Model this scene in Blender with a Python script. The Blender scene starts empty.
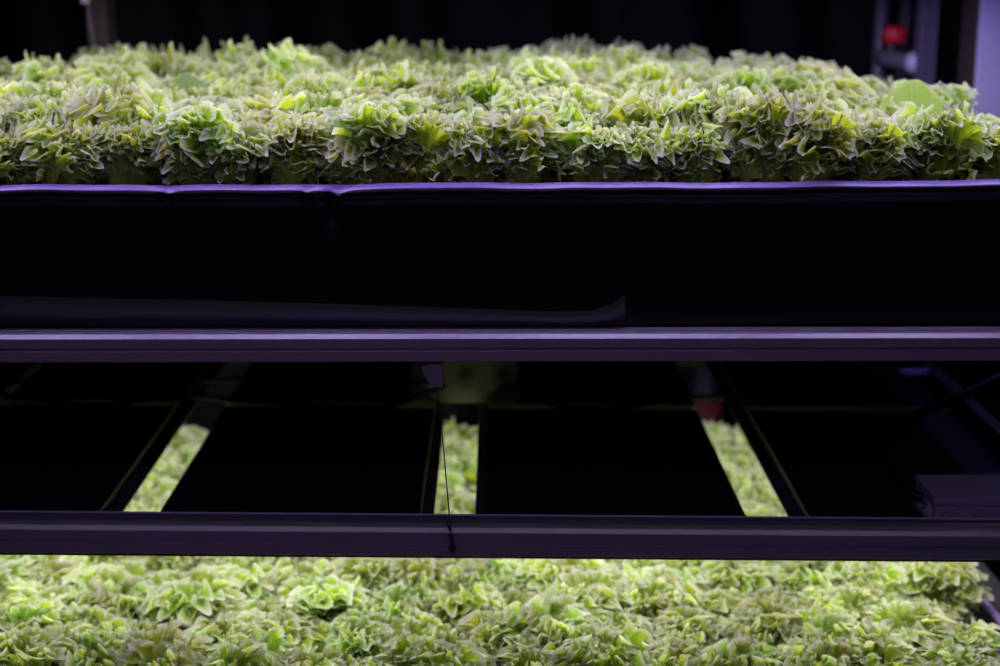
import bpy, bmesh, math, random
import numpy as np
from mathutils import Vector, Matrix

random.seed(7)
rng = np.random.default_rng(11)
PI = math.pi
H = 1.75                      # camera height; Zd below means "distance below the camera"
sc = bpy.context.scene
col = sc.collection

# ------------------------------------------------------------------ helpers
def tag(o, label=None, cat=None, group=None, kind=None):
    if label: o['label'] = label
    if cat: o['category'] = cat
    if group: o['group'] = group
    if kind: o['kind'] = kind
    return o

def empty(name, loc, label=None, cat=None, group=None):
    o = bpy.data.objects.new(name, None)
    o.empty_display_size = .05
    col.objects.link(o); o.location = loc
    return tag(o, label, cat, group)

def link(name, bm, mat, parent=None, smooth=False, world=True):
    """world coordinates in bm; parent is an Empty with only a location"""
    me = bpy.data.meshes.new(name)
    if parent is not None and world:
        p = parent; off = Vector((0, 0, 0))
        while p is not None:
            off += p.location; p = p.parent
        bmesh.ops.translate(bm, verts=bm.verts, vec=-off)
    bm.normal_update()
    bm.to_mesh(me); bm.free()
    for m in (mat if isinstance(mat, (list, tuple)) else [mat]): me.materials.append(m)
    if smooth:
        for p in me.polygons: p.use_smooth = True
    o = bpy.data.objects.new(name, me)
    col.objects.link(o)
    if parent is not None: o.parent = parent
    return o

def box(bm, x0, x1, y0, y1, z0, z1, bevel=0.0, mi=0):
    vs = [bm.verts.new(p) for p in ((x0,y0,z0),(x1,y0,z0),(x1,y1,z0),(x0,y1,z0),(x0,y0,z1),(x1,y0,z1),(x1,y1,z1),(x0,y1,z1))]
    fs = [bm.faces.new([vs[i] for i in f]) for f in ((0,3,2,1),(4,5,6,7),(0,1,5,4),(1,2,6,5),(2,3,7,6),(3,0,4,7))]
    for f in fs: f.material_index = mi
    if bevel > 0:
        es = list({e for f in fs for e in f.edges})
        r = bmesh.ops.bevel(bm, geom=es, offset=bevel, segments=2, profile=.6, affect='EDGES')
    return bm

def extrude_profile(bm, pts, a0, a1, axis='x', cap=True):
    """pts: closed 2D outline (u, z). axis x: u is y; axis y: u is x ; axis z: (x,y)"""
    def P(u, z, a):
        return (a, u, z) if axis == 'x' else ((u, a, z) if axis == 'y' else (u, z, a))
    A = [bm.verts.new(P(u, z, a0)) for u, z in pts]
    B = [bm.verts.new(P(u, z, a1)) for u, z in pts]
    n = len(pts)
    for i in range(n):
        j = (i+1) % n
        bm.faces.new((A[i], A[j], B[j], B[i]))
    if cap:
        bm.faces.new(A[::-1]); bm.faces.new(B)
    bmesh.ops.recalc_face_normals(bm, faces=bm.faces)
    return bm

def tube(bm, pts, r, n=10, cap=True):
    pts = [Vector(p) for p in pts]
    rings = []
    up = Vector((0, 0, 1))
    prev = None
    for i, p in enumerate(pts):
        a = pts[max(i-1, 0)]; b = pts[min(i+1, len(pts)-1)]
        t = (b-a).normalized()
        if prev is None:
            ref = up if abs(t.z) < .9 else Vector((1, 0, 0))
            u = t.cross(ref).normalized()
        else:
            u = (prev - t*prev.dot(t)).normalized()
        prev = u
        w = t.cross(u)
        rr = r[i] if isinstance(r, (list, tuple)) else r
        rings.append([bm.verts.new(p + (u*math.cos(2*PI*k/n) + w*math.sin(2*PI*k/n))*rr) for k in range(n)])
    for a, b in zip(rings, rings[1:]):
        for k in range(n):
            bm.faces.new((a[k], a[(k+1) % n], b[(k+1) % n], b[k]))
    if cap:
        bm.faces.new(rings[0][::-1]); bm.faces.new(rings[-1])
    return bm

def smooth_path(ctrl, n=12):
    c = [Vector(p) for p in ctrl]; out = []
    c = [c[0]*2-c[1]] + c + [c[-1]*2-c[-2]]
    for i in range(1, len(c)-2):
        for k in range(n):
            t = k/n
            a, b, d, e = c[i-1], c[i], c[i+1], c[i+2]
            out.append(.5*((2*b)+(-a+d)*t+(2*a-5*b+4*d-e)*t*t+(-a+3*b-3*d+e)*t**3))
    out.append(c[-2]); return out

# ------------------------------------------------------------------ materials
def nodes(name):
    m = bpy.data.materials.new(name); m.use_nodes = True
    nt = m.node_tree; nt.nodes.clear()
    out = nt.nodes.new('ShaderNodeOutputMaterial')
    return m, nt, out

def simple(name, c, rough=.5, metal=0., spec=.5, noise=.0, nscale=30, bump=0., bscale=200, coat=0.):
    m, nt, out = nodes(name)
    b = nt.nodes.new('ShaderNodeBsdfPrincipled')
    b.inputs['Base Color'].default_value = (*c, 1)
    b.inputs['Roughness'].default_value = rough
    b.inputs['Metallic'].default_value = metal
    b.inputs['Specular IOR Level'].default_value = spec
    b.inputs['Coat Weight'].default_value = coat
    tc = nt.nodes.new('ShaderNodeTexCoord')
    if noise:
        n = nt.nodes.new('ShaderNodeTexNoise'); n.inputs['Scale'].default_value = nscale; n.inputs['Detail'].default_value = 4
        nt.links.new(tc.outputs['Object'], n.inputs['Vector'])
        mp = nt.nodes.new('ShaderNodeMapRange')
        mp.inputs['To Min'].default_value = 1-noise; mp.inputs['To Max'].default_value = 1+noise
        nt.links.new(n.outputs['Fac'], mp.inputs['Value'])
        mx = nt.nodes.new('ShaderNodeVectorMath'); mx.operation = 'SCALE'
        mx.inputs[0].default_value = c
        nt.links.new(mp.outputs[0], mx.inputs['Scale'])
        nt.links.new(mx.outputs[0], b.inputs['Base Color'])
    if bump:
        n2 = nt.nodes.new('ShaderNodeTexNoise'); n2.inputs['Scale'].default_value = bscale
        nt.links.new(tc.outputs['Object'], n2.inputs['Vector'])
        bp = nt.nodes.new('ShaderNodeBump'); bp.inputs['Strength'].default_value = bump; bp.inputs['Distance'].default_value = .002
        nt.links.new(n2.outputs['Fac'], bp.inputs['Height']); nt.links.new(bp.outputs[0], b.inputs['Normal'])
    nt.links.new(b.outputs[0], out.inputs[0])
    return m

def emit(name, c, s):
    m, nt, out = nodes(name)
    e = nt.nodes.new('ShaderNodeEmission'); e.inputs[0].default_value = (*c, 1); e.inputs[1].default_value = s
    nt.links.new(e.outputs[0], out.inputs[0]); return m

def leaf_mat(name, body, thin, edge, veinc, gloss=.35):
    """body: colour it reflects, thin: colour it lets through, edge: frilled margin, paled for lavender highlights"""
    m, nt, out = nodes(name)
    N = nt.nodes.new; L = nt.links.new
    at = N('ShaderNodeAttribute'); at.attribute_name = 'leafuv'      # x: radius 0..1, y: vein, z: per-leaf random
    sep = N('ShaderNodeSeparateXYZ'); L(at.outputs['Vector'], sep.inputs[0])
    oi = N('ShaderNodeObjectInfo')
    tc = N('ShaderNodeTexCoord')
    nz = N('ShaderNodeTexNoise'); nz.inputs['Scale'].default_value = 38; nz.inputs['Detail'].default_value = 3
    L(tc.outputs['Object'], nz.inputs['Vector'])
    def mixc(a, b, fac):
        x = N('ShaderNodeMix'); x.data_type = 'RGBA'
        for s, v in ((6, a), (7, b)):
            if isinstance(v, tuple): x.inputs[s].default_value = (*v, 1)
            else: L(v, x.inputs[s])
        if isinstance(fac, float): x.inputs[0].default_value = fac
        else: L(fac, x.inputs[0])
        return x.outputs[2]
    ramp = N('ShaderNodeMapRange'); ramp.inputs['From Min'].default_value = .88; ramp.inputs['From Max'].default_value = 1.0
    ramp.interpolation_type = 'SMOOTHSTEP'
    L(sep.outputs[0], ramp.inputs['Value'])
    c1 = mixc(body, tuple(v*k for v, k in zip(body, (.62, .80, .55))), nz.outputs['Fac'])
    c1 = mixc(c1, edge, ramp.outputs[0])  # margin paled to imitate gloss highlights on the frills
    c1 = mixc(c1, veinc, sep.outputs[1])
    hs = N('ShaderNodeHueSaturation')
    ad = N('ShaderNodeMath'); ad.operation = 'ADD'; L(sep.outputs[2], ad.inputs[0]); L(oi.outputs['Random'], ad.inputs[1])
    h = N('ShaderNodeMapRange'); h.inputs['From Max'].default_value = 2; h.inputs['To Min'].default_value = .470; h.inputs['To Max'].default_value = .516
    L(ad.outputs[0], h.inputs['Value']); L(h.outputs[0], hs.inputs['Hue'])
    v = N('ShaderNodeMapRange'); v.inputs['To Min'].default_value = .72; v.inputs['To Max'].default_value = 1.25
    L(sep.outputs[2], v.inputs['Value']); L(v.outputs[0], hs.inputs['Value'])
    L(c1, hs.inputs['Color'])
    p = N('ShaderNodeBsdfPrincipled'); p.inputs['Roughness'].default_value = gloss
    p.inputs['Specular IOR Level'].default_value = .8
    L(hs.outputs[0], p.inputs['Base Color'])
    tr = N('ShaderNodeBsdfTranslucent')
    t1 = mixc(thin, edge, ramp.outputs[0])
    hs2 = N('ShaderNodeHueSaturation'); L(h.outputs[0], hs2.inputs['Hue']); L(v.outputs[0], hs2.inputs['Value']); L(t1, hs2.inputs['Color'])
    L(hs2.outputs[0], tr.inputs['Color'])
    bp = N('ShaderNodeBump'); bp.inputs['Strength'].default_value = .35; bp.inputs['Distance'].default_value = .003
    n2 = N('ShaderNodeTexNoise'); n2.inputs['Scale'].default_value = 130; L(tc.outputs['Object'], n2.inputs['Vector'])
    L(n2.outputs['Fac'], bp.inputs['Height']); L(bp.outputs[0], p.inputs['Normal'])
    ms = N('ShaderNodeMixShader'); ms.inputs[0].default_value = .58
    L(p.outputs[0], ms.inputs[1]); L(tr.outputs[0], ms.inputs[2]); L(ms.outputs[0], out.inputs[0])
    return m

M = {}
M['leaf'] = leaf_mat('frilly_leaf', (.35, .52, .06), (.54, .68, .03), (.60, .66, .44), (.42, .58, .16))
M['heart'] = leaf_mat('heart_leaf', (.38, .54, .08), (.45, .62, .04), (.64, .70, .48), (.48, .62, .20))
M['smooth'] = leaf_mat('smooth_leaf', (.27, .48, .06), (.30, .52, .03), (.34, .52, .10), (.42, .60, .20), .42)
M['pale'] = leaf_mat('pale_leaf', (.40, .58, .36), (.30, .48, .16), (.52, .66, .48), (.56, .70, .50), .4)
M['alu'] = simple('brushed_aluminium', (.36, .34, .38), .38, .6, noise=.06, nscale=9)
M['alu_dull'] = simple('dull_aluminium', (.30, .30, .31), .5, .6, noise=.1, nscale=20)
M['dark_alu'] = simple('dark_metal', (.10, .10, .10), .42, .5, noise=.1, nscale=20)
M['groove'] = simple('dark_grey_metal', (.10, .10, .11), .6, .4)  # dark grey metal of the stepped edge strip
M['black_film'] = simple('black_plastic_film', (.004, .004, .005), .36, spec=.28, bump=.12, bscale=60)
M['weave'] = simple('woven_black_film', (.011, .011, .013), .5, spec=.2, bump=.6, bscale=900)
M['black_panel'] = simple('black_panel_plastic', (.014, .014, .016), .55, spec=.3, noise=.2)
M['board'] = simple('growing_board', (.02, .025, .015), .9)
M['greybox'] = simple('grey_box_plastic', (.27, .25, .29), .5, noise=.04)
M['cable'] = simple('black_cable', (.004, .004, .005), .5, spec=.3)
M['wire'] = simple('steel_wire', (.09, .08, .09), .4, .8)
M['navy_pipe'] = simple('navy_pipe_plastic', (.003, .003, .014), .6, spec=.15)
M['dark_red'] = simple('dark_red_plastic', (.035, .002, .003), .7, spec=.15)
M['lipfilm_lit'] = simple('lip_film_violet_lit', (.17, .12, .32), .32, spec=.5)  # violet light falling on the film is put into this colour
M['pipe'] = simple('plastic_pipe', (.11, .10, .15), .4)
M['post'] = simple('grey_violet_post_metal', (.09, .08, .12), .5, .3)
M['red'] = simple('red_plastic', (.55, .012, .03), .4)
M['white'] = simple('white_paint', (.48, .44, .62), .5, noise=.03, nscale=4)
M['brown'] = simple('brown_painted_metal', (.05, .036, .032), .6)
M['curtain'] = simple('black_curtain_film', (.004, .004, .007), .6, spec=.2)
M['room'] = simple('dark_room_paint', (.02, .02, .024), .8)
M['concrete'] = simple('concrete_floor', (.015, .015, .018), .8, noise=.2, nscale=3)
M['led_white'] = emit('grow_panel_light', (.95, .84, 1.0), 4.0)
M['led_white2'] = emit('grow_panel_light_upper', (.92, .82, 1.0), 3.7)
M['led_violet'] = emit('violet_strip_light', (.22, .15, 1.0), 46.0)
M['led_dot'] = emit('violet_diode', (.55, .28, 1.0), 220.0)
M['aisle'] = emit('aisle_fill_light', (.60, .42, 1.0), 9.8)

# ------------------------------------------------------------------ the room
def struct(name, mat, *b):
    bm = bmesh.new(); box(bm, *b)
    return tag(link(name, bm, mat), kind='structure')
struct('floor', M['concrete'], -3, 3, -2.2, 5, -.05, 0)
struct('ceiling', M['room'], -3, 3, -2.2, 5, 2.9, 2.95)
struct('wall_back', M['room'], -3, 3, 4.9, 5, 0, 2.9)
struct('wall_left', M['room'], -3.1, -3, -2.2, 5, 0, 2.9)
struct('wall_right', M['room'], 3, 3.1, -2.2, 5, 0, 2.9)
struct('wall_front', M['room'], -3, 3, -2.3, -2.2, 0, 2.9)

# folded black plastic curtain hanging at the back
def curtain():
    bm = bmesh.new()
    nx, nz = 260, 24
    g = []
    for j in range(nz+1):
        z = 2.6*j/nz + .02
        row = []
        for i in range(nx+1):
            x = -2.6+5.2*i/nx
            y = 4.35 + .05*math.sin(x*7+1.3*math.sin(x*2.1)+.5*z) + .018*math.sin(x*23+z*2.5) + .05*math.sin(x*1.7+z*2.2)
            row.append(bm.verts.new((x, y, z)))
        g.append(row)
    for j in range(nz):
        for i in range(nx):
            bm.faces.new((g[j][i], g[j][i+1], g[j+1][i+1], g[j+1][i]))
    return bm
t = empty('plastic_curtain', (0, 4.35, .02), 'black plastic sheet hanging in folds behind the growing rack', 'curtain')
link('sheet', curtain(), M['curtain'], t, True)
bm = bmesh.new(); tube(bm, [(-2.65, 4.35, 2.62), (2.65, 4.35, 2.62)], .016, 12); link('curtain_rod', bm, M['alu_dull'], t, True)

# ------------------------------------------------------------------ slotted beam profile (aluminium extrusion)
def slot_outline(y0, y1, z0, z1, s=.008, d=.006):
    """outline in (y,z) with a T-slot on the front (y0) face and one on the top"""
    zm = z0+(z1-z0)*.44; ym = (y0+y1)/2; c = .0015
    return [(y0+c, z0), (y1-c, z0), (y1, z0+c), (y1, z1-c), (y1-c, z1),
            (ym+s*.35, z1), (ym+s*.35, z1-.004), (ym-s*.35, z1-.004), (ym-s*.35, z1),
            (y0+.006, z1), (y0, z1-.006),
            (y0, zm+s*.35), (y0+d, zm+s*.35), (y0+d, zm-s*.35), (y0+.0, zm-s*.35), (y0, z0+c)]

# ------------------------------------------------------------------ rack
rack = empty('growing_rack', (0, 2.9, 0), 'tall aluminium growing rack carrying both lettuce beds, its slotted crossbeam running across the photo', 'rack')
XB0, XB1 = -1.16, 1.10
bt = H-.545; bb = H-.588
bm = bmesh.new(); extrude_profile(bm, slot_outline(2.24, 2.293, bb, bt), XB0, XB1)
link('front_beam', bm, M['alu'], rack)
bm = bmesh.new(); extrude_profile(bm, slot_outline(2.24, 2.293, .42, .465), XB0, XB1)
link('front_beam', bm, M['alu'], rack)
for z in (H-.588, .42):
    bm = bmesh.new(); box(bm, XB0, XB1, 3.62, 3.665, z, z+.045, .002); link('rear_beam', bm, M['alu_dull'], rack)
    for x in (XB0+.0, XB1-.045):
        bm = bmesh.new(); box(bm, x, x+.045, 2.293, 3.62, z, z+.045, .002); link('side_beam', bm, M['dark_alu'], rack)
def post(x, y, dx, dy, mat, name='post'):
    bm = bmesh.new()
    s = .004
    o = [(x, y), (x+dx*.4, y), (x+dx*.4, y+s), (x+dx*.6, y+s), (x+dx*.6, y), (x+dx, y), (x+dx, y+dy*.4), (x+dx-s, y+dy*.4), (x+dx-s, y+dy*.6), (x+dx, y+dy*.6),
         (x+dx, y+dy), (x, y+dy), (x, y+dy*.6), (x+s, y+dy*.6), (x+s, y+dy*.4), (x, y+dy*.4)]
    extrude_profile(bm, o, 0, 2.4, 'z'); return link(name, bm, mat, rack)
post(XB0-.045, 2.24, .045, .045, M['alu'])
post(XB1, 2.24, .045, .045, M['alu'])
post(-.967, 3.682, .05, .09, M['brown'])
post(1.036, 3.682, .045, .045, M['post'])

# bracket under the beam from which the wire hangs
bm = bmesh.new()
bx0 = (418-490)/651; bx1 = (442-490)/651
box(bm, bx0+.012, bx1, 2.252, 2.275, H-.632, H-.588, .001)
box(bm, bx0+.004, bx0+.0145, 2.256, 2.271, H-.618, H-.588, .001)
br = link('wire_bracket', bm, M['alu'], rack)
bm = bmesh.new()
tube(bm, smooth_path([(bx0+.001, 2.25, H-.588), (bx0-.001, 2.247, H-.600), (bx0+.006, 2.246, H-.610), (bx0+.010, 2.247, H-.620), (bx0+.016, 2.249, H-.626)]), .0014, 8)
link('cord_loop', bm, M['wire'], br, True, world=False).location = -rack.location

# ------------------------------------------------------------------ trays with folded liner
def liner_bm(zlip, y0, ydrop, zbot, slope, puckers, seed):
    """black film: comes up from the bed, rolls over the lip and hangs down the front"""
    r = random.Random(seed)
    prof = [(.045, -.050), (.043, -.02), (.042, -.006), (.036, -.0015), (.026, .0), (.014, .0), (.006, -.0015), (.001, -.005), (-.001, -.010), (.001, -.0155), (.006, -.020),
            (.013, -.026), (.019, -.034), (.022, -.045), (.024, -.065), (.024, -.10), (.024, -.15), (.025, zbot-zlip if True else 0)]
    bm = bmesh.new(); n = 520; g = []
    ph = [r.uniform(0, 6.28) for _ in range(8)]
    for i in range(n+1):
        x = BX0 + (BX1-BX0)*i/n
        w = .0009*math.sin(x*9+ph[0]) + .0007*math.sin(x*21+ph[1]) + .0004*math.sin(x*47+ph[2])
        row = []
        for k, (dy, dz) in enumerate(prof):
            yy = y0+dy; zz = zlip+dz
            a = 1.0 if k < 13 else max(0, 1-(k-12)/5)
            zz += w*a + slope*x
            yy += (.0012*math.sin(x*13+ph[3]) + .0006*math.sin(x*31+ph[4]))*a
            for (px, wd, dp) in puckers:
                d = (x-px)/wd
                e = math.exp(-d*d)
                if 4 <= k <= 13:
                    # pinched fold: lip dips to one side and the underside is pulled up
                    zz += -dp*e*(1 if k < 9 else -.9)*(.6+.4*math.tanh(d*2))
                    yy += dp*1.2*math.exp(-(d*1.8)**2)*(1 if k > 6 else .3)
                elif k > 13:
                    yy -= dp*.6*math.exp(-((x-px-(.02*(k-13)))/wd)**2)*(18-k)/6
            if k >= 14:
                yy += .0015*math.sin(x*6+k*.6+ph[5]) + .0008*math.sin(x*17+k*1.1+ph[6])
            row.append(bm.verts.new((x, yy, zz)))
        g.append(row)
    for i in range(n):
        for k in range(len(prof)-1):
            bm.faces.new((g[i][k], g[i][k+1], g[i+1][k+1], g[i+1][k])).material_index = 1 if k < 7 else 0  # top of the roll takes the violet-lit colour, the rest stays black
    bmesh.ops.recalc_face_normals(bm, faces=bm.faces)
    return bm

BX0, BX1 = -1.10, .97
BY0, BY1 = 2.30, 3.60
def tray(zlip, zfloor, label, slope, puckers, seed, fold):
    t = empty('growing_tray', ((BX0+BX1)/2, (BY0+BY1)/2, zfloor), label, 'tray', 'film-lined lettuce trays')
    bm = bmesh.new()
    box(bm, BX0, BX1, BY0+.005, BY1, zfloor, zfloor+.012)
    box(bm, BX0, BX1, BY0+.006, BY0+.018, zfloor+.012, zlip-.02)
    box(bm, BX0, BX1, BY1-.012, BY1, zfloor+.012, zlip-.004)
    for x in (BX0, BX1-.012): box(bm, x, x+.012, BY0+.018, BY1-.012, zfloor+.012, zlip-.004+slope*x*.5)
    link('tray_body', bm, M['black_panel'], t)
    link('liner', liner_bm(zlip, BY0-.03, 0, zfloor+.002, slope, puckers, seed), [M['black_film'], M['lipfilm_lit']], t, True)
    bm = bmesh.new()
    for x in (BX0-.004, BX1-.004):
        tube(bm, [(x+.004, BY0-.01, zlip-.006+slope*x), (x+.004, BY1, zlip-.006+slope*x)], .009, 10)
    tube(bm, [(BX0, BY1, zlip-.006), (BX1, BY1, zlip-.006)], .009, 10)
    link('rolled_rim', bm, M['lipfilm_lit'], t, True)
    bm = bmesh.new(); box(bm, BX0+.013, BX1-.013, BY0+.02, BY1-.013, zlip-.066, zlip-.040)
    link('growing_board', bm, M['board'], t)
    if fold:
        # overlapping woven film along the bottom, ending in a raised corner
        bm = bmesh.new(); n = 160; g = []
        xe = (627-490)/650
        tops = [(-1.1, .489), (-.757, .494), (-.37, .503), (.0, .516), (.10, .520), (.155, .519), (.185, .510), (xe, .495)]
        def topz(x):
            for (a, za), (b, zb) in zip(tops, tops[1:]):
                if a <= x <= b: 
                    u = (x-a)/(b-a); u = u*u*(3-2*u) if x > .1 else u
                    return za+(zb-za)*u
            return tops[-1][1]
        for i in range(n+1):
            u = i/n; x = BX0 + (xe-BX0)*(1-(1-u)**1.6)
            zt = H-topz(x); zb2 = zfloor+.004
            row = []
            for k in range(9):
                v = k/8
                yy = BY0-.0075 - .021*math.sin(v*PI*.5)**1.3
                if v > .5: yy += .012*((v-.5)*2)**2
                zz = zt + (zb2-zt)*v
                row.append(bm.verts.new((x, yy, zz)))
            g.append(row)
        for i in range(n):
            for k in range(8):
                bm.faces.new((g[i][k], g[i][k+1], g[i+1][k+1], g[i+1][k]))
        bmesh.ops.recalc_face_normals(bm, faces=bm.faces)
        o = link('film_overlap', bm, M['weave'], t, True)
        o['label'] = 'woven overlapping film strip with a raised corner'
    return t
tray(H-.318, H-.545, 'black film-lined tray of the upper bed, its violet-lit lip above the crossbeam', .0045,
     [(-.497, .016, .006), (-.243, .020, .010), (-.285, .012, .006), (.06, .05, .0012), (.62, .08, .0008)], 3, True)
tray(H-1.20, .465, 'lower lettuce tray of black film, beneath the hanging light frame', 0, [(-.3, .02, .003)], 9, False)

# ------------------------------------------------------------------ lettuce
def leaf(L, e0, e1, az, wid, half, A, k1, teeth, cup, roll, seed, nr=9, na=120, base=(0, 0, 0), tilt=0., stem=.34):
    """one frilled leaf as numpy grid; returns verts, attribute, (nr,na)"""
    r = np.random.default_rng(seed)
    rr = np.linspace(.02, 1, nr)**.8
    ph = np.linspace(-half, half, na)
    R, P = np.meshgrid(rr, ph, indexing='ij')
    p = r.uniform(0, 6.28, 8)
    edge = 1 + .05*np.sin(2.1*ph+p[0]) + teeth*1.6*(1-2*np.abs(np.sin(k1*.95*ph+p[2]))**.8) + teeth*1.1*np.sin(k1*2.7*ph+p[3])
    Rn = R*(1+(edge-1)[None, :]*R**3)
    y = stem*np.minimum(R*3, 1) + (1-stem)*Rn*np.cos(P)
    x = Rn*np.sin(P)*wid
    ph1 = k1*P + p[4] + .9*np.sin(2.3*P+p[5])
    fr = A*R**2*.9*np.sin(k1*.36*P+p[6]) + A*R**4.5*(.80*np.sin(ph1) + .42*np.sin(k1*1.9*P+p[7]+.5*R))
    x = x + A*.5*R**4*np.cos(ph1)
    y = y + A*.3*R**4*np.cos(k1*1.3*P+p[1])
    nrm = cup*np.abs(x)**1.7 + fr - A*.9*R**6
    # groove along the midrib
    nrm -= .02*np.exp(-(P/.09)**2)*(R < .9)
    # centre line, bent from e0 to e1 with an outward rolled tip
    t = np.linspace(0, 1.25, 60)
    e = e0 + (e1-e0)*t**1.4 - roll*np.clip(t-.72, 0, 1)**1.5*6
    du = np.cos(e); dw = np.sin(e)
    U = np.concatenate([[0], np.cumsum((du[1:]+du[:-1])/2*(t[1]-t[0]))])
    W = np.concatenate([[0], np.cumsum((dw[1:]+dw[:-1])/2*(t[1]-t[0]))])
    yc = np.clip(y, 0, 1.25)
    u = np.interp(yc, t, U); w = np.interp(yc, t, W); ee = np.interp(yc, t, e)
    # inner (adaxial) side normal is up/inwards
    u = u - np.sin(ee)*nrm; w = w + np.cos(ee)*nrm
    s = x
    if tilt:
        s, w = s*math.cos(tilt)-w*math.sin(tilt), s*math.sin(tilt)+w*math.cos(tilt)
    ca, sa = math.cos(az), math.sin(az)
    X = (u*ca - s*sa)*L + base[0]; Y = (u*sa + s*ca)*L + base[1]; Z = w*L + base[2]
    vein = np.exp(-(P/(.035+.05*(1-R)))**2)*np.clip(1.15-R, 0, 1)
    for a in (-.9, -.55, .55, .9):
        vein = np.maximum(vein, .55*np.exp(-((P-a*(.4+.6*R))/.03)**2)*np.clip(1.0-R, 0, 1))
    att = np.stack([R.ravel(), np.clip(vein, 0, 1).ravel(), np.full(R.size, r.uniform())], 1)
    return np.stack([X.ravel(), Y.ravel(), Z.ravel()], 1), att, nr, na

def leaves_mesh(name, leaves, mats):
    V, A, F, MI = [], [], [], []
    off = 0
    for (v, a, nr, na, mi) in leaves:
        V.append(v); A.append(a)
        i, j = np.meshgrid(np.arange(nr-1), np.arange(na-1), indexing='ij')
        b = off + i*na + j
        F.append(np.stack([b, b+1, b+na+1, b+na], -1).reshape(-1, 4)); MI += [mi]*((nr-1)*(na-1))
        off += len(v)
    V = np.concatenate(V); A = np.concatenate(A); F = np.concatenate(F)
    me = bpy.data.meshes.new(name)
    me.from_pydata(V.tolist(), [], F.tolist())
    at = me.attributes.new('leafuv', 'FLOAT_VECTOR', 'POINT')
    at.data.foreach_set('vector', A.astype(np.float32).ravel())
    for m in mats: me.materials.append(m)
    me.polygons.foreach_set('use_smooth', [True]*len(F))
    me.polygons.foreach_set('material_index', MI)
    me.update()
    return me

protos = []
for q in range(9):
    r = random.Random(100+q)
    outer, heart = [], []
    n = 20
    for i in range(n):
        f = i/(n-1)
        az = i*2.39996 + r.uniform(-.3, .3)
        L = (.126-.012*f)*r.uniform(.78, 1.10)
        e0 = math.radians(68+20*f + r.uniform(-8, 7)); e1 = e0 - math.radians(r.uniform(-4, 24))
        b = (.016*math.cos(az)*(1-f*.6), .016*math.sin(az)*(1-f*.6), 0)
        g = leaf(L, e0, e1, az, r.uniform(.36, .50), r.uniform(1.25, 1.6), r.uniform(.10, .15), r.uniform(18, 26), r.uniform(.014, .03),
                 r.uniform(.1, .5), r.uniform(.0, .35), 1000*q+i, base=b, tilt=r.uniform(-.25, .25), stem=r.uniform(.45, .58))
        (outer if i < 12 else heart).append((*g, 0))
    for i in range(14):                      # short leaves filling in below the crown
        az = i*2*PI/14 + r.uniform(-.25, .25)
        L = r.uniform(.055, .105); rb = r.uniform(.015, .045)
        g = leaf(L, math.radians(r.uniform(66, 88)), math.radians(r.uniform(58, 88)), az, r.uniform(.42, .6), r.uniform(1.3, 1.6), r.uniform(.11, .16),
                 r.uniform(16, 24), r.uniform(.014, .03), r.uniform(.1, .5), r.uniform(0, .3), 1000*q+500+i, na=90,
                 base=(rb*math.cos(az), rb*math.sin(az), 0), tilt=r.uniform(-.25, .25), stem=r.uniform(.3, .5))
        outer.append((*g, 0))
    protos.append((leaves_mesh('outer_leaves', outer, [M['leaf']]), leaves_mesh('heart_leaves', heart, [M['heart']])))

def plant(x, y, z, rz, s, q, label, group, tilt=(0, 0)):
    t = empty('lettuce', (x, y, z), label, 'lettuce', group)
    t.rotation_mode = 'ZYX'; t.rotation_euler = (tilt[0], tilt[1], rz); t.scale = s
    for nm, me in zip(('outer_leaves', 'heart_leaves'), protos[q]):
        o = bpy.data.objects.new(nm, me); col.objects.link(o); o.parent = t
    return t

SP = .12
def bed(zbase, nm, xr, seed, seat_h):
    r = random.Random(seed)
    nx = int((xr[1]-xr[0])/SP)+1; ny = 11
    ys = [BY0+.052 + (BY1-BY0-.117)*j/(ny-1) for j in range(ny)]
    for j, y in enumerate(ys):
        nx = int((xr[1]-xr[0])/(SP if j or nm == 'lower' else .09))+1
        for i in range(nx):
            x = xr[0] + (xr[1]-xr[0])*(i+.5*(j % 2))/(nx-.5) + r.uniform(-.018, .018)
            yy = y + r.uniform(-.014, .014)
            edge = min(abs(x-xr[0]), abs(xr[1]-x))
            s = r.uniform(.86, 1.10)
            hs = s*r.uniform(.92, 1.10)*seat_h
            hs *= 1 + (.22 if nm == 'upper' else .12)*(j/(ny-1)) + .06*math.sin(x*5.5+j*.9+seed)
            if i in (0, nx-1): hs *= .9
            if nm == 'upper' and j > 0: hs *= (.80 if i == nx-1 else .88 if i == nx-2 else .95 if i == nx-3 else 1)
            if j == 0 and nm == 'upper': s *= .86; hs *= .93
            if j == 0:
                lab = f'frilly light green lettuce in the front row of the {nm} bed, behind the lip' if nm == 'upper' else 'frilly light green lettuce in the front row of the lower bed, near bottom edge'
                grp = f'front row lettuces of the {nm} bed'
            elif j == ny-1:
                lab = f'small blurred frilly lettuce in the last row of the {nm} bed, before the dark background'
                grp = f'last row lettuces of the {nm} bed'
            elif i == nx-1:
                lab = f'frilly lettuce at the right-hand edge of the {nm} bed, behind the front row'
                grp = f'right edge lettuces of the {nm} bed'
            elif i == 0:
                lab = f'frilly lettuce at the left-hand edge of the {nm} bed, behind the front row'
                grp = f'left edge lettuces of the {nm} bed'
            elif j <= 4:
                lab = f'frilly yellow-green lettuce crowded in the front half of the {nm} bed, behind its front row'
                grp = f'front half lettuces of the {nm} bed'
            else:
                lab = f'frilly pale green lettuce, soft in focus, crowded in the rear half of the {nm} bed'
                grp = f'rear half lettuces of the {nm} bed'
            plant(x, yy, zbase, r.uniform(0, 6.28), (s, s, hs), r.randrange(len(protos)), lab, grp, (r.uniform(-.1, .1) - (.17 if j == 0 and nm == 'upper' else 0), r.uniform(-.1, .1)))
ZU = H-.308-.046; ZL = H-1.20-.032
bed(ZU, 'upper', (-1.02, .84), 5, 1.16)
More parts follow.
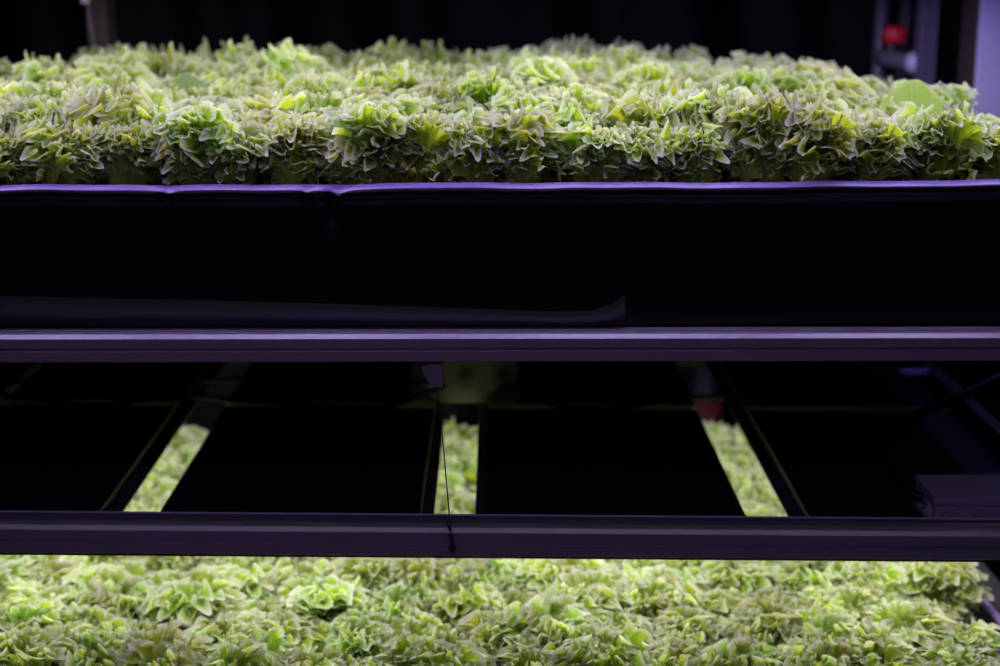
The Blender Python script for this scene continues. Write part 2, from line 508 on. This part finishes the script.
bed(ZL, 'lower', (-1.03, .845), 6, .95)

# a few plants with a leaf unlike the rest
def special(x, y, z, specs, mat, label, base_q=None, name='lettuce', leaflab=None, s=1.0):
    t = empty(name, (x, y, z), label, 'lettuce')
    if base_q is not None:
        for nm, me in zip(('outer_leaves', 'heart_leaves'), protos[base_q]):
            o = bpy.data.objects.new(nm, me); col.objects.link(o); o.parent = t; o.scale = (s*.8, s*.8, s*.95)
    for sp in specs:
        g = leaf(*sp[:-1], seed=sp[-1], nr=14, na=60, stem=.52)
        o = bpy.data.objects.new('broad_leaf', leaves_mesh('broad_leaf', [(*g, 0)], [mat])); col.objects.link(o); o.parent = t
        if leaflab: o['label'] = leaflab
R_ = math.radians
# (L, e0, e1, az, wid, half, A, k1, teeth, cup, roll, seed)
special(.722, 2.56, ZU, [(.176, R_(88), R_(70), R_(95), .36, 1.75, .035, 4.2, .006, .18, .0, 1)], M['smooth'],
        'lettuce near the right end of the upper bed with one broad smooth standing leaf', 2, leaflab='broad smooth leaf')
special(-.215, 2.365, ZU, [(.150, R_(84), R_(64), R_(200), .42, 1.15, .05, 4.5, .004, .5, .8, 2)], M['pale'],
        'lettuce with a tall pale rolled leaf, front row of upper bed, left of centre', 4, leaflab='tall pale leaf with rolled tip')
special(-.175, 3.05, ZU, [(.180, R_(86), R_(70), R_(80), .34, 1.3, .04, 4, .004, .2, .1, 3)], M['smooth'],
        'lettuce with a broad bright smooth leaf, far back in the upper bed, left of centre', 1, leaflab='broad bright leaf')
special(-.52, 3.30, ZU, [(.195, R_(80), R_(40), R_(265), .36, 1.35, .05, 3, .004, .2, .6, 4)], M['pale'],
        'lettuce with a broad pale bluish leaf lying along the back edge of the upper bed', 3, leaflab='broad pale bluish leaf')
special(-.60, 3.02, ZU, [(.172, R_(84), R_(58), R_(270), .34, 1.3, .04, 3.6, .004, .2, .5, 5)], M['pale'],
        'lettuce with a rounded grey-green leaf in the rear left of the upper bed', 5, leaflab='rounded grey-green leaf')
special(.32, 2.36, ZL, [(.150, R_(74), R_(20), R_(262), .42, 1.4, .05, 4, .004, .3, .4, 6)], M['pale'],
        'lettuce with a broad veined blue-green leaf at the bottom edge of the photo, lower bed', 0, leaflab='broad veined blue-green leaf')
special(.03, 2.46, ZL, [(.142, R_(78), R_(25), R_(300), .42, 1.4, .06, 4, .004, .3, .5, 7)], M['pale'],
        'lettuce with a pale greyish broad leaf near the bottom centre of the lower bed', 6, leaflab='pale greyish leaf')

# ------------------------------------------------------------------ hanging light frame
PZ = H-.925                       # upper face of the panels
def light_frame(dz, tilt, yaw, label, lit, detail=True):
    t = empty('light_frame', (-.062, 2.9, PZ+dz), label, 'light')
    B = []
    def part(nm, bm, mat, parent=t, smooth=False):
        if parent is not t:
            o = link(nm, bm, mat, None, smooth); 
            for v in o.data.vertices: v.co -= t.location
            o.parent = parent
            return o
        return link(nm, bm, mat, parent, smooth)
    z0 = PZ+dz
    X0, X1 = -1.10, 1.03
    bm = bmesh.new(); extrude_profile(bm, slot_outline(2.24, 2.288, z0+.017, z0+.063), X0, X1); part('front_rail', bm, M['alu'])
    # stepped strip just behind the rail; its upper-edge glint is painted white
    bm = bmesh.new()
    extrude_profile(bm, [(2.289, z0-.006), (2.330, z0-.006), (2.330, z0+.053), (2.3275, z0+.053), (2.3275, z0+.044), (2.289, z0+.044)], X0, X1)
    part('edge_strip', bm, M['groove'])
    bm = bmesh.new(); box(bm, X0, X1, 2.3268, 2.3304, z0+.0532, z0+.0552, .0003); part('edge_glint', bm, M['white'])
    for x in (X0, X1-.03):
        bm = bmesh.new(); box(bm, x, x+.012, 2.331, 3.60, z0-.055, z0+.05, .001); box(bm, x+.020, x+.03, 2.331, 3.60, z0+.02, z0+.046, .001)  # outer plate deepened below the diffusers to cut off sideways light
        box(bm, x+.012, x+.020, 2.331, 3.60, z0+.02, z0+.03); part('side_rail', bm, M['dark_alu'])
    bm = bmesh.new(); box(bm, X0, X1, 3.60, 3.64, z0-.026, z0+.045, .001); part('rear_rail', bm, M['black_panel'])
    # L-shaped rails running front to back
    rails = [(-.670, -.643, -1), (-.121, -.098, -1), (-.026, -.0075, 1), (.524, .550, 1)]
    for a, b, sd in rails:
        bm = bmesh.new()
        ts = .0022; hgt = .020
        if sd < 0: o = [(a, z0-.004), (b, z0-.004), (b, z0-.0015), (a+ts, z0-.0015), (a+ts, z0+hgt), (a, z0+hgt)]
        else: o = [(a, z0-.004), (b, z0-.004), (b, z0+hgt), (b-ts, z0+hgt), (b-ts, z0-.0015), (a, z0-.0015)]
        extrude_profile(bm, o, 2.331, 3.60, 'y'); part('panel_rail', bm, M['dark_alu'])
    bm = bmesh.new()
    yc = .925/.2933-.01
    for (a, b) in ((-1.07, -.672), (-.577, -.123), (-.0055, .449), (.552, 1.0)):
        extrude_profile(bm, [(yc, z0-.003), (yc+.02, z0-.003), (yc+.02, z0-.001), (yc+.002, z0-.001), (yc+.002, z0+.007), (yc, z0+.007)], a, b, 'x')
    part('crossbar', bm, M['alu_dull'])
    for (a, b) in ((-1.069, -.673), (-.577, -.124), (-.0080, .449), (.5525, .998)):
        for (ya, yb) in ((2.333, yc-.012), (yc+.022, 3.597)):
            bm = bmesh.new(); box(bm, a, b, ya, yb, z0-.022, z0, .0015)
            # shallow cooling ribs pressed in the back of the panel
            p = part('light_panel', bm, M['black_panel'])
            bm = bmesh.new(); box(bm, a+.02, b-.02, ya+.02, yb-.02, z0-.0245, z0-.0225)
            part('diffuser', bm, lit, p)
    t.rotation_euler = (0, tilt, yaw)
    return t
lf = light_frame(0, R_(.55), R_(-.15), 'wide frame of black light panels hanging between the two beds, seen from above', M['led_white'])
uf = light_frame(.94, 0, 0, 'light frame hanging over the upper bed, above the photo', M['led_white2'])
# violet strip along the front of the upper frame
zt = PZ+.94
DY = .19                     # the upper frame stands this much further forward
bm = bmesh.new(); box(bm, -1.05, .98, 2.237+DY, 2.253+DY, zt-.037, zt-.025, .001)
st = link('strip_housing', bm, M['alu'], uf)
bm = bmesh.new(); box(bm, -1.04, .97, 2.241+DY, 2.249+DY, zt-.0385, zt-.0373); link('strip_light', bm, M['led_violet'], uf)
for k in range(46):
    x = -1.03+k*.0445
    bm = bmesh.new(); box(bm, x-.003, x+.003, 2.242+DY, 2.248+DY, zt-.0402, zt-.0387)
    link('diode', bm, M['led_dot'], uf)
for (x0, x1, y0, y1) in ((1.031, 1.045, 2.75, 3.59), (.05, 1.0, 3.641, 3.655)):  # unseen side and rear strips, added to light pillar and pipes violet
    bm = bmesh.new(); box(bm, x0, x1, y0, y1, zt-.050, zt-.030, .001); sh = link('strip_housing', bm, M['alu'], uf)
    bm = bmesh.new(); box(bm, x0+.002, x1-.002, y0+.01, y1-.01, zt-.0515, zt-.0503); link('strip_light', bm, M['led_violet'], uf)

uf.location.y -= DY

# wire with its knot and hook
w = empty('suspension_wire', (-.09, 2.26, H-.632), 'thin steel wire running down from the crossbeam bracket to the hanging light frame', 'wire')
P0 = ((435.5-490)/653, 2.262, H-.632); P1 = ((449-490)/640, 2.236, H-.853)
bm = bmesh.new(); tube(bm, smooth_path([P0, ((441-490)/648, 2.252, H-.71), P1]), .0011, 8); link('strand', bm, M['wire'], w, True)
bm = bmesh.new()
kx, ky, kz = P1[0]+.001, 2.2345, H-.866
tube(bm, smooth_path([P1, (kx-.001, ky, kz+.004), (kx-.006, ky-.001, kz+.018), (kx-.009, ky+.002, kz+.030)]), .0011, 8)
tube(bm, smooth_path([P1, (kx, ky, kz-.006), (kx+.002, ky, kz-.016), (kx+.001, ky, kz-.024)]), .0018, 8)
link('wire_tail', bm, M['wire'], w, True)
bm = bmesh.new(); bmesh.ops.create_icosphere(bm, subdivisions=2, radius=.0048, matrix=Matrix.Translation((kx, ky-.001, kz-.002))@Matrix.Diagonal((1, .8, 1.15, 1)))
link('knot', bm, M['wire'], w, True)
bm = bmesh.new()
tube(bm, [(kx+.002, 2.2395, kz-.026), (kx+.002, 2.233, kz-.026)], .0062, 6)
tube(bm, [(kx+.002, 2.2335, kz-.026), (kx+.002, 2.2305, kz-.026)], .0032, 10)
link('bolt', bm, M['wire'], w)

# ------------------------------------------------------------------ junction boxes
def jbox(name, x0, x1, y0, y1, z0, z1, nf, ns, label):
    t = empty(name, ((x0+x1)/2, (y0+y1)/2, z0), label, 'junction box', None)
    lh = min(.018, (z1-z0)*.3)
    bm = bmesh.new(); box(bm, x0+.0015, x1-.0015, y0+.0015, y1-.0015, z0, z1-lh, .004)
    bd = link('body', bm, M['greybox'], t, False)
    bm = bmesh.new(); box(bm, x0, x1, y0, y1, z1-lh+.0006, z1, .004)
    link('lid', bm, M['greybox'], t, False)
    def knock(cx, cy, cz, ax, R):
        bm = bmesh.new()
        prof = [(R, 0), (R*.97, .005), (R*.84, .0055), (R*.80, .002), (R*.68, .002), (R*.64, .008), (R*.50, .0085), (R*.46, .004), (R*.30, .0045), (R*.26, .010), (0.0005, .0105)]
        n = 28; rings = []
        for rad, h in prof:
            ring = []
            for k in range(n):
                a = 2*PI*k/n
                if ax == 'y': ring.append(bm.verts.new((cx+rad*math.cos(a), cy-h, cz+rad*math.sin(a))))
                else: ring.append(bm.verts.new((cx-h, cy+rad*math.cos(a), cz+rad*math.sin(a))))
            rings.append(ring)
        for a, b in zip(rings, rings[1:]):
            for k in range(n): bm.faces.new((a[k], a[(k+1) % n], b[(k+1) % n], b[k]))
        bm.faces.new(rings[-1])
        bmesh.ops.recalc_face_normals(bm, faces=bm.faces)
        link('knockout', bm, M['greybox'], t)
    zc = z0+(z1-lh-z0)*.52; R = min(.02, (z1-lh-z0)*.44)
    for i in range(nf): knock(x0+(x1-x0)*(i+.5)/nf, y0+.0014, zc, 'y', R)
    for i in range(ns): knock(x0+.0014, y0+(y1-y0)*(i+.5)/ns, zc, 'x', R)
    for sx in (x0+.012, x1-.012):
        for sy in (y0+.012, y1-.012):
            bm = bmesh.new(); tube(bm, [(sx, sy, z1-.001), (sx, sy, z1+.0012)], .0045, 12); link('screw', bm, M['greybox'], t)
    return t
jbox('junction_box', (.752), .915, 2.400, 2.520, PZ-.003, H-.868, 3, 2, 'light grey plastic junction box behind the hanging front rail at the right')
jbox('junction_box', -.173, .062, 3.139, 3.23, PZ+.0085, PZ+.128, 3, 1, 'large pale junction box over the middle gap between the panels, blurred')

# cables
def cable(pts, r, label, mat='cable', name='power_cable'):
    bm = bmesh.new(); tube(bm, smooth_path(pts, 10), r, 10)
    o = link(name, bm, M[mat], None, True); tag(o, label, 'cable'); return o
zc = PZ+.05
cable([(-.10, 3.135, zc), (-.14, 3.11, zc-.01), (-.25, 3.10, PZ+.012), (-.50, 3.08, PZ+.030), (-.68, 3.09, PZ+.040), (-.85, 3.08, PZ+.022), (-1.05, 3.09, PZ+.045)], .0055,
      'black cable drooping left from the large middle junction box over the panels')
cable([(-.12, 3.135, zc+.016), (-.17, 3.12, zc+.01), (-.30, 3.14, PZ+.05), (-.52, 3.16, PZ+.060), (-.70, 3.15, PZ+.052), (-1.05, 3.14, PZ+.06)], .0045,
      'thinner black cable running left above its neighbour from the middle junction box')
cable([(.03, 3.135, zc), (.07, 3.11, zc-.008), (.16, 3.09, PZ+.014), (.28, 3.10, PZ+.010), (.42, 3.12, PZ+.025), (.60, 3.14, PZ+.02)], .0055,
      'black cable drooping right from the large middle junction box over the panels')
cable([(.755, 2.47, PZ+.03), (.732, 2.50, PZ+.035), (.74, 2.62, PZ+.05), (.82, 2.78, PZ+.08), (.95, 2.86, PZ+.11), (1.06, 2.88, PZ+.16)], .010,
      'thick black cable arching up to the right from the small junction box')

# little hanging clamp at the back right, pale
bm = bmesh.new(); 
tube(bm, smooth_path([(.80, 3.30, PZ+.055), (.87, 3.28, PZ+.040), (.95, 3.27, PZ+.036), (.99, 3.27, PZ+.040)]), [.014]*36+[.014], 10)
tag(link('cable_sleeve', bm, M['greybox'], None, True), 'dim pale sleeve lying at the back right on the hanging light frame', 'cable sleeve')

# ------------------------------------------------------------------ things behind the rack
def pipe(x, y, r, label, name='water_pipe', z1=2.5, mat='pipe'):
    t = empty(name, (x, y, 0), label, 'pipe')
    bm = bmesh.new(); tube(bm, [(x, y, 0), (x, y, z1)], r, 20); link('pipe_run', bm, M[mat], t, True)
    bm = bmesh.new()
    bm.free()
    for z in (.6, 1.35, 2.2):
        bm = bmesh.new(); tube(bm, [(x, y, z-.02), (x, y, z+.02)], r*1.18, 20); link('coupling', bm, M[mat], t, True)
    return t
p = pipe(.988, 3.86, .0165, 'leftmost of the slim upright pipes behind the upper right corner, carrying the red valve')
zv = H-.215
bm = bmesh.new(); tube(bm, smooth_path([(.988, 3.86, zv), (.992, 3.80, zv), (1.02, 3.75, zv-.004), (1.05, 3.71, zv-.006)], 6), .021, 18); link('valve_body', bm, M['pipe'], p, True)
bm = bmesh.new(); tube(bm, [(1.036, 3.727, zv-.005), (1.052, 3.705, zv-.007)], [.029, .027], 20); link('pipe_cap', bm, M['white'], p, True)
bm = bmesh.new(); tube(bm, [(1.0, 3.79, zv+.01), (1.0, 3.79, zv+.05)], .008, 12); link('valve_stem', bm, M['pipe'], p, True)
bm = bmesh.new()
n = 28; zz = H-.155
rings = []
for h, k in ((-.022, .75), (-.018, .95), (-.006, 1.0), (.010, 1.0), (.018, .9), (.022, .6)):
    rings.append([bm.verts.new((1.004+.030*k*(1+.08*math.cos(7*a))*math.cos(a), 3.78+.030*k*(1+.08*math.cos(7*a))*math.sin(a), zz+h)) for a in [2*PI*i/n for i in range(n)]])
for a, b in zip(rings, rings[1:]):
    for k in range(n): bm.faces.new((a[k], a[(k+1) % n], b[(k+1) % n], b[k]))
bm.faces.new(rings[0][::-1]); bm.faces.new(rings[-1])
o = link('valve_knob', bm, M['red'], p, True); o['label'] = 'red valve knob'
pipe(1.068, 3.93, .0165, 'slim upright pipe between the red-valved pipe and the rack post')
# pipe with a red coupling seen through the right gap
t = empty('drain_pipe', (.56, 3.80, 0), 'navy upright pipe with a dark red collar seen through the right gap', 'pipe')
bm = bmesh.new(); tube(bm, [(.56, 3.80, 0), (.56, 3.80, 1.05)], .035, 20); link('pipe_run', bm, M['navy_pipe'], t, True)
bm = bmesh.new(); tube(bm, [(.56, 3.80, H-1.19), (.56, 3.80, H-1.10)], .052, 20)
o = link('collar', bm, M['dark_red'], t, True); o['label'] = 'dark red collar'

# pillar at the right
t = empty('wall_pillar', (1.25, 3.58, 0), 'pale painted upright pillar at the upper right edge, with a dark inner side', 'pillar')
bm = bmesh.new(); box(bm, 1.128, 1.42, 3.50, 3.53, 0, 2.88, .002); link('front_face', bm, M['white'], t)
bm = bmesh.new(); box(bm, 1.13, 1.42, 3.5305, 3.665, 0, 2.88, .002); o = link('core', bm, M['brown'], t); o['label'] = 'dark brown side'

# black sheet closing the lower right of the rack
bm = bmesh.new(); n = 60
def spth(u):
    P = [(.70, 3.672), (1.095, 3.672), (1.112, 3.64), (1.118, 3.50), (1.135, 3.478), (2.05, 3.478)]
    d = [0]
    for a, b in zip(P, P[1:]): d.append(d[-1]+math.dist(a, b))
    t = u*d[-1]
    for k in range(len(P)-1):
        if t <= d[k+1]+1e-9:
            w = (t-d[k])/(d[k+1]-d[k]); return [P[k][q]+(P[k+1][q]-P[k][q])*w for q in (0, 1)]
n = 90
g = [[bm.verts.new((spth(i/n)[0], spth(i/n)[1]+.004*math.sin(i*.5+z*2)+.002*math.sin(i*1.3), z)) for i in range(n+1)] for z in [.02+.1*k*1.158 for k in range(11)]]
for a, b in zip(g, g[1:]):
    for i in range(n): bm.faces.new((a[i], a[i+1], b[i+1], b[i]))
r2 = bmesh.ops.solidify(bm, geom=bm.faces[:], thickness=.002)
tag(link('side_sheet', bm, M['curtain'], None, True), 'black plastic sheet closing the space right of the lower bed, before the pillar', 'sheet')

# hook and cord in front of the left rear post
w = empty('hanging_cord', (-.92, 3.56, H-.2), 'thin violet cord hanging from a small hook before the dark left post', 'cord')
bm = bmesh.new(); tube(bm, [((93-490)/425, 3.56, H-.055), ((96-490)/425, 3.56, H-.13), ((99-490)/428, 3.56, H-.23)], .003, 8); link('strand', bm, M['pipe'], w, True)
bm = bmesh.new(); box(bm, (89-490)/425, (97-490)/425, 3.548, 3.562, H-.075, H-.05, .003)
tube(bm, [((93-490)/425, 3.555, H-.051), ((93-490)/425, 3.555, H+.03)], .002, 8); link('hook', bm, M['white'], w)

# ------------------------------------------------------------------ fill lamp added over the aisle, in place of other racks' violet light
t = empty('aisle_fill_lamp', (-.3, .2, 2.6), 'added violet fill lamp over the aisle, above the photo', 'lamp')
bm = bmesh.new(); box(bm, -1.5, .9, .05, .35, 2.56, 2.62, .004); link('housing', bm, M['alu'], t)
bm = bmesh.new(); box(bm, -1.47, .87, .08, .32, 2.553, 2.559); link('diffuser', bm, M['aisle'], t)
bm = bmesh.new()
bm.free()
for x in (-1.2, .6):
    bm = bmesh.new(); tube(bm, [(x, .2, 2.62), (x, .2, 2.9)], .004, 8); link('hanger', bm, M['alu'], t)

# ------------------------------------------------------------------ world, camera
wd = bpy.data.worlds.new('World'); sc.world = wd; wd.use_nodes = True
wd.node_tree.nodes['Background'].inputs[0].default_value = (.003, .002, .006, 1)
cam = bpy.data.cameras.new('camera'); co = bpy.data.objects.new('camera', cam); col.objects.link(co)
cam.sensor_width = 36; cam.lens = 1500*36/1000
co.location = (0, 0, H)
co.rotation_euler = (PI/2-R_(13.6), 0, -R_(.38))
cam.clip_start = .05
cam.dof.use_dof = True; cam.dof.focus_distance = 2.36; cam.dof.aperture_fstop = 1.9
sc.camera = co
vs = sc.view_settings
vs.view_transform = 'Standard'; vs.look = 'None'; vs.gamma = 1; vs.exposure = 0
vs.use_curve_mapping = False
sc.cycles.use_denoising = True
sc.cycles.max_bounces = 8
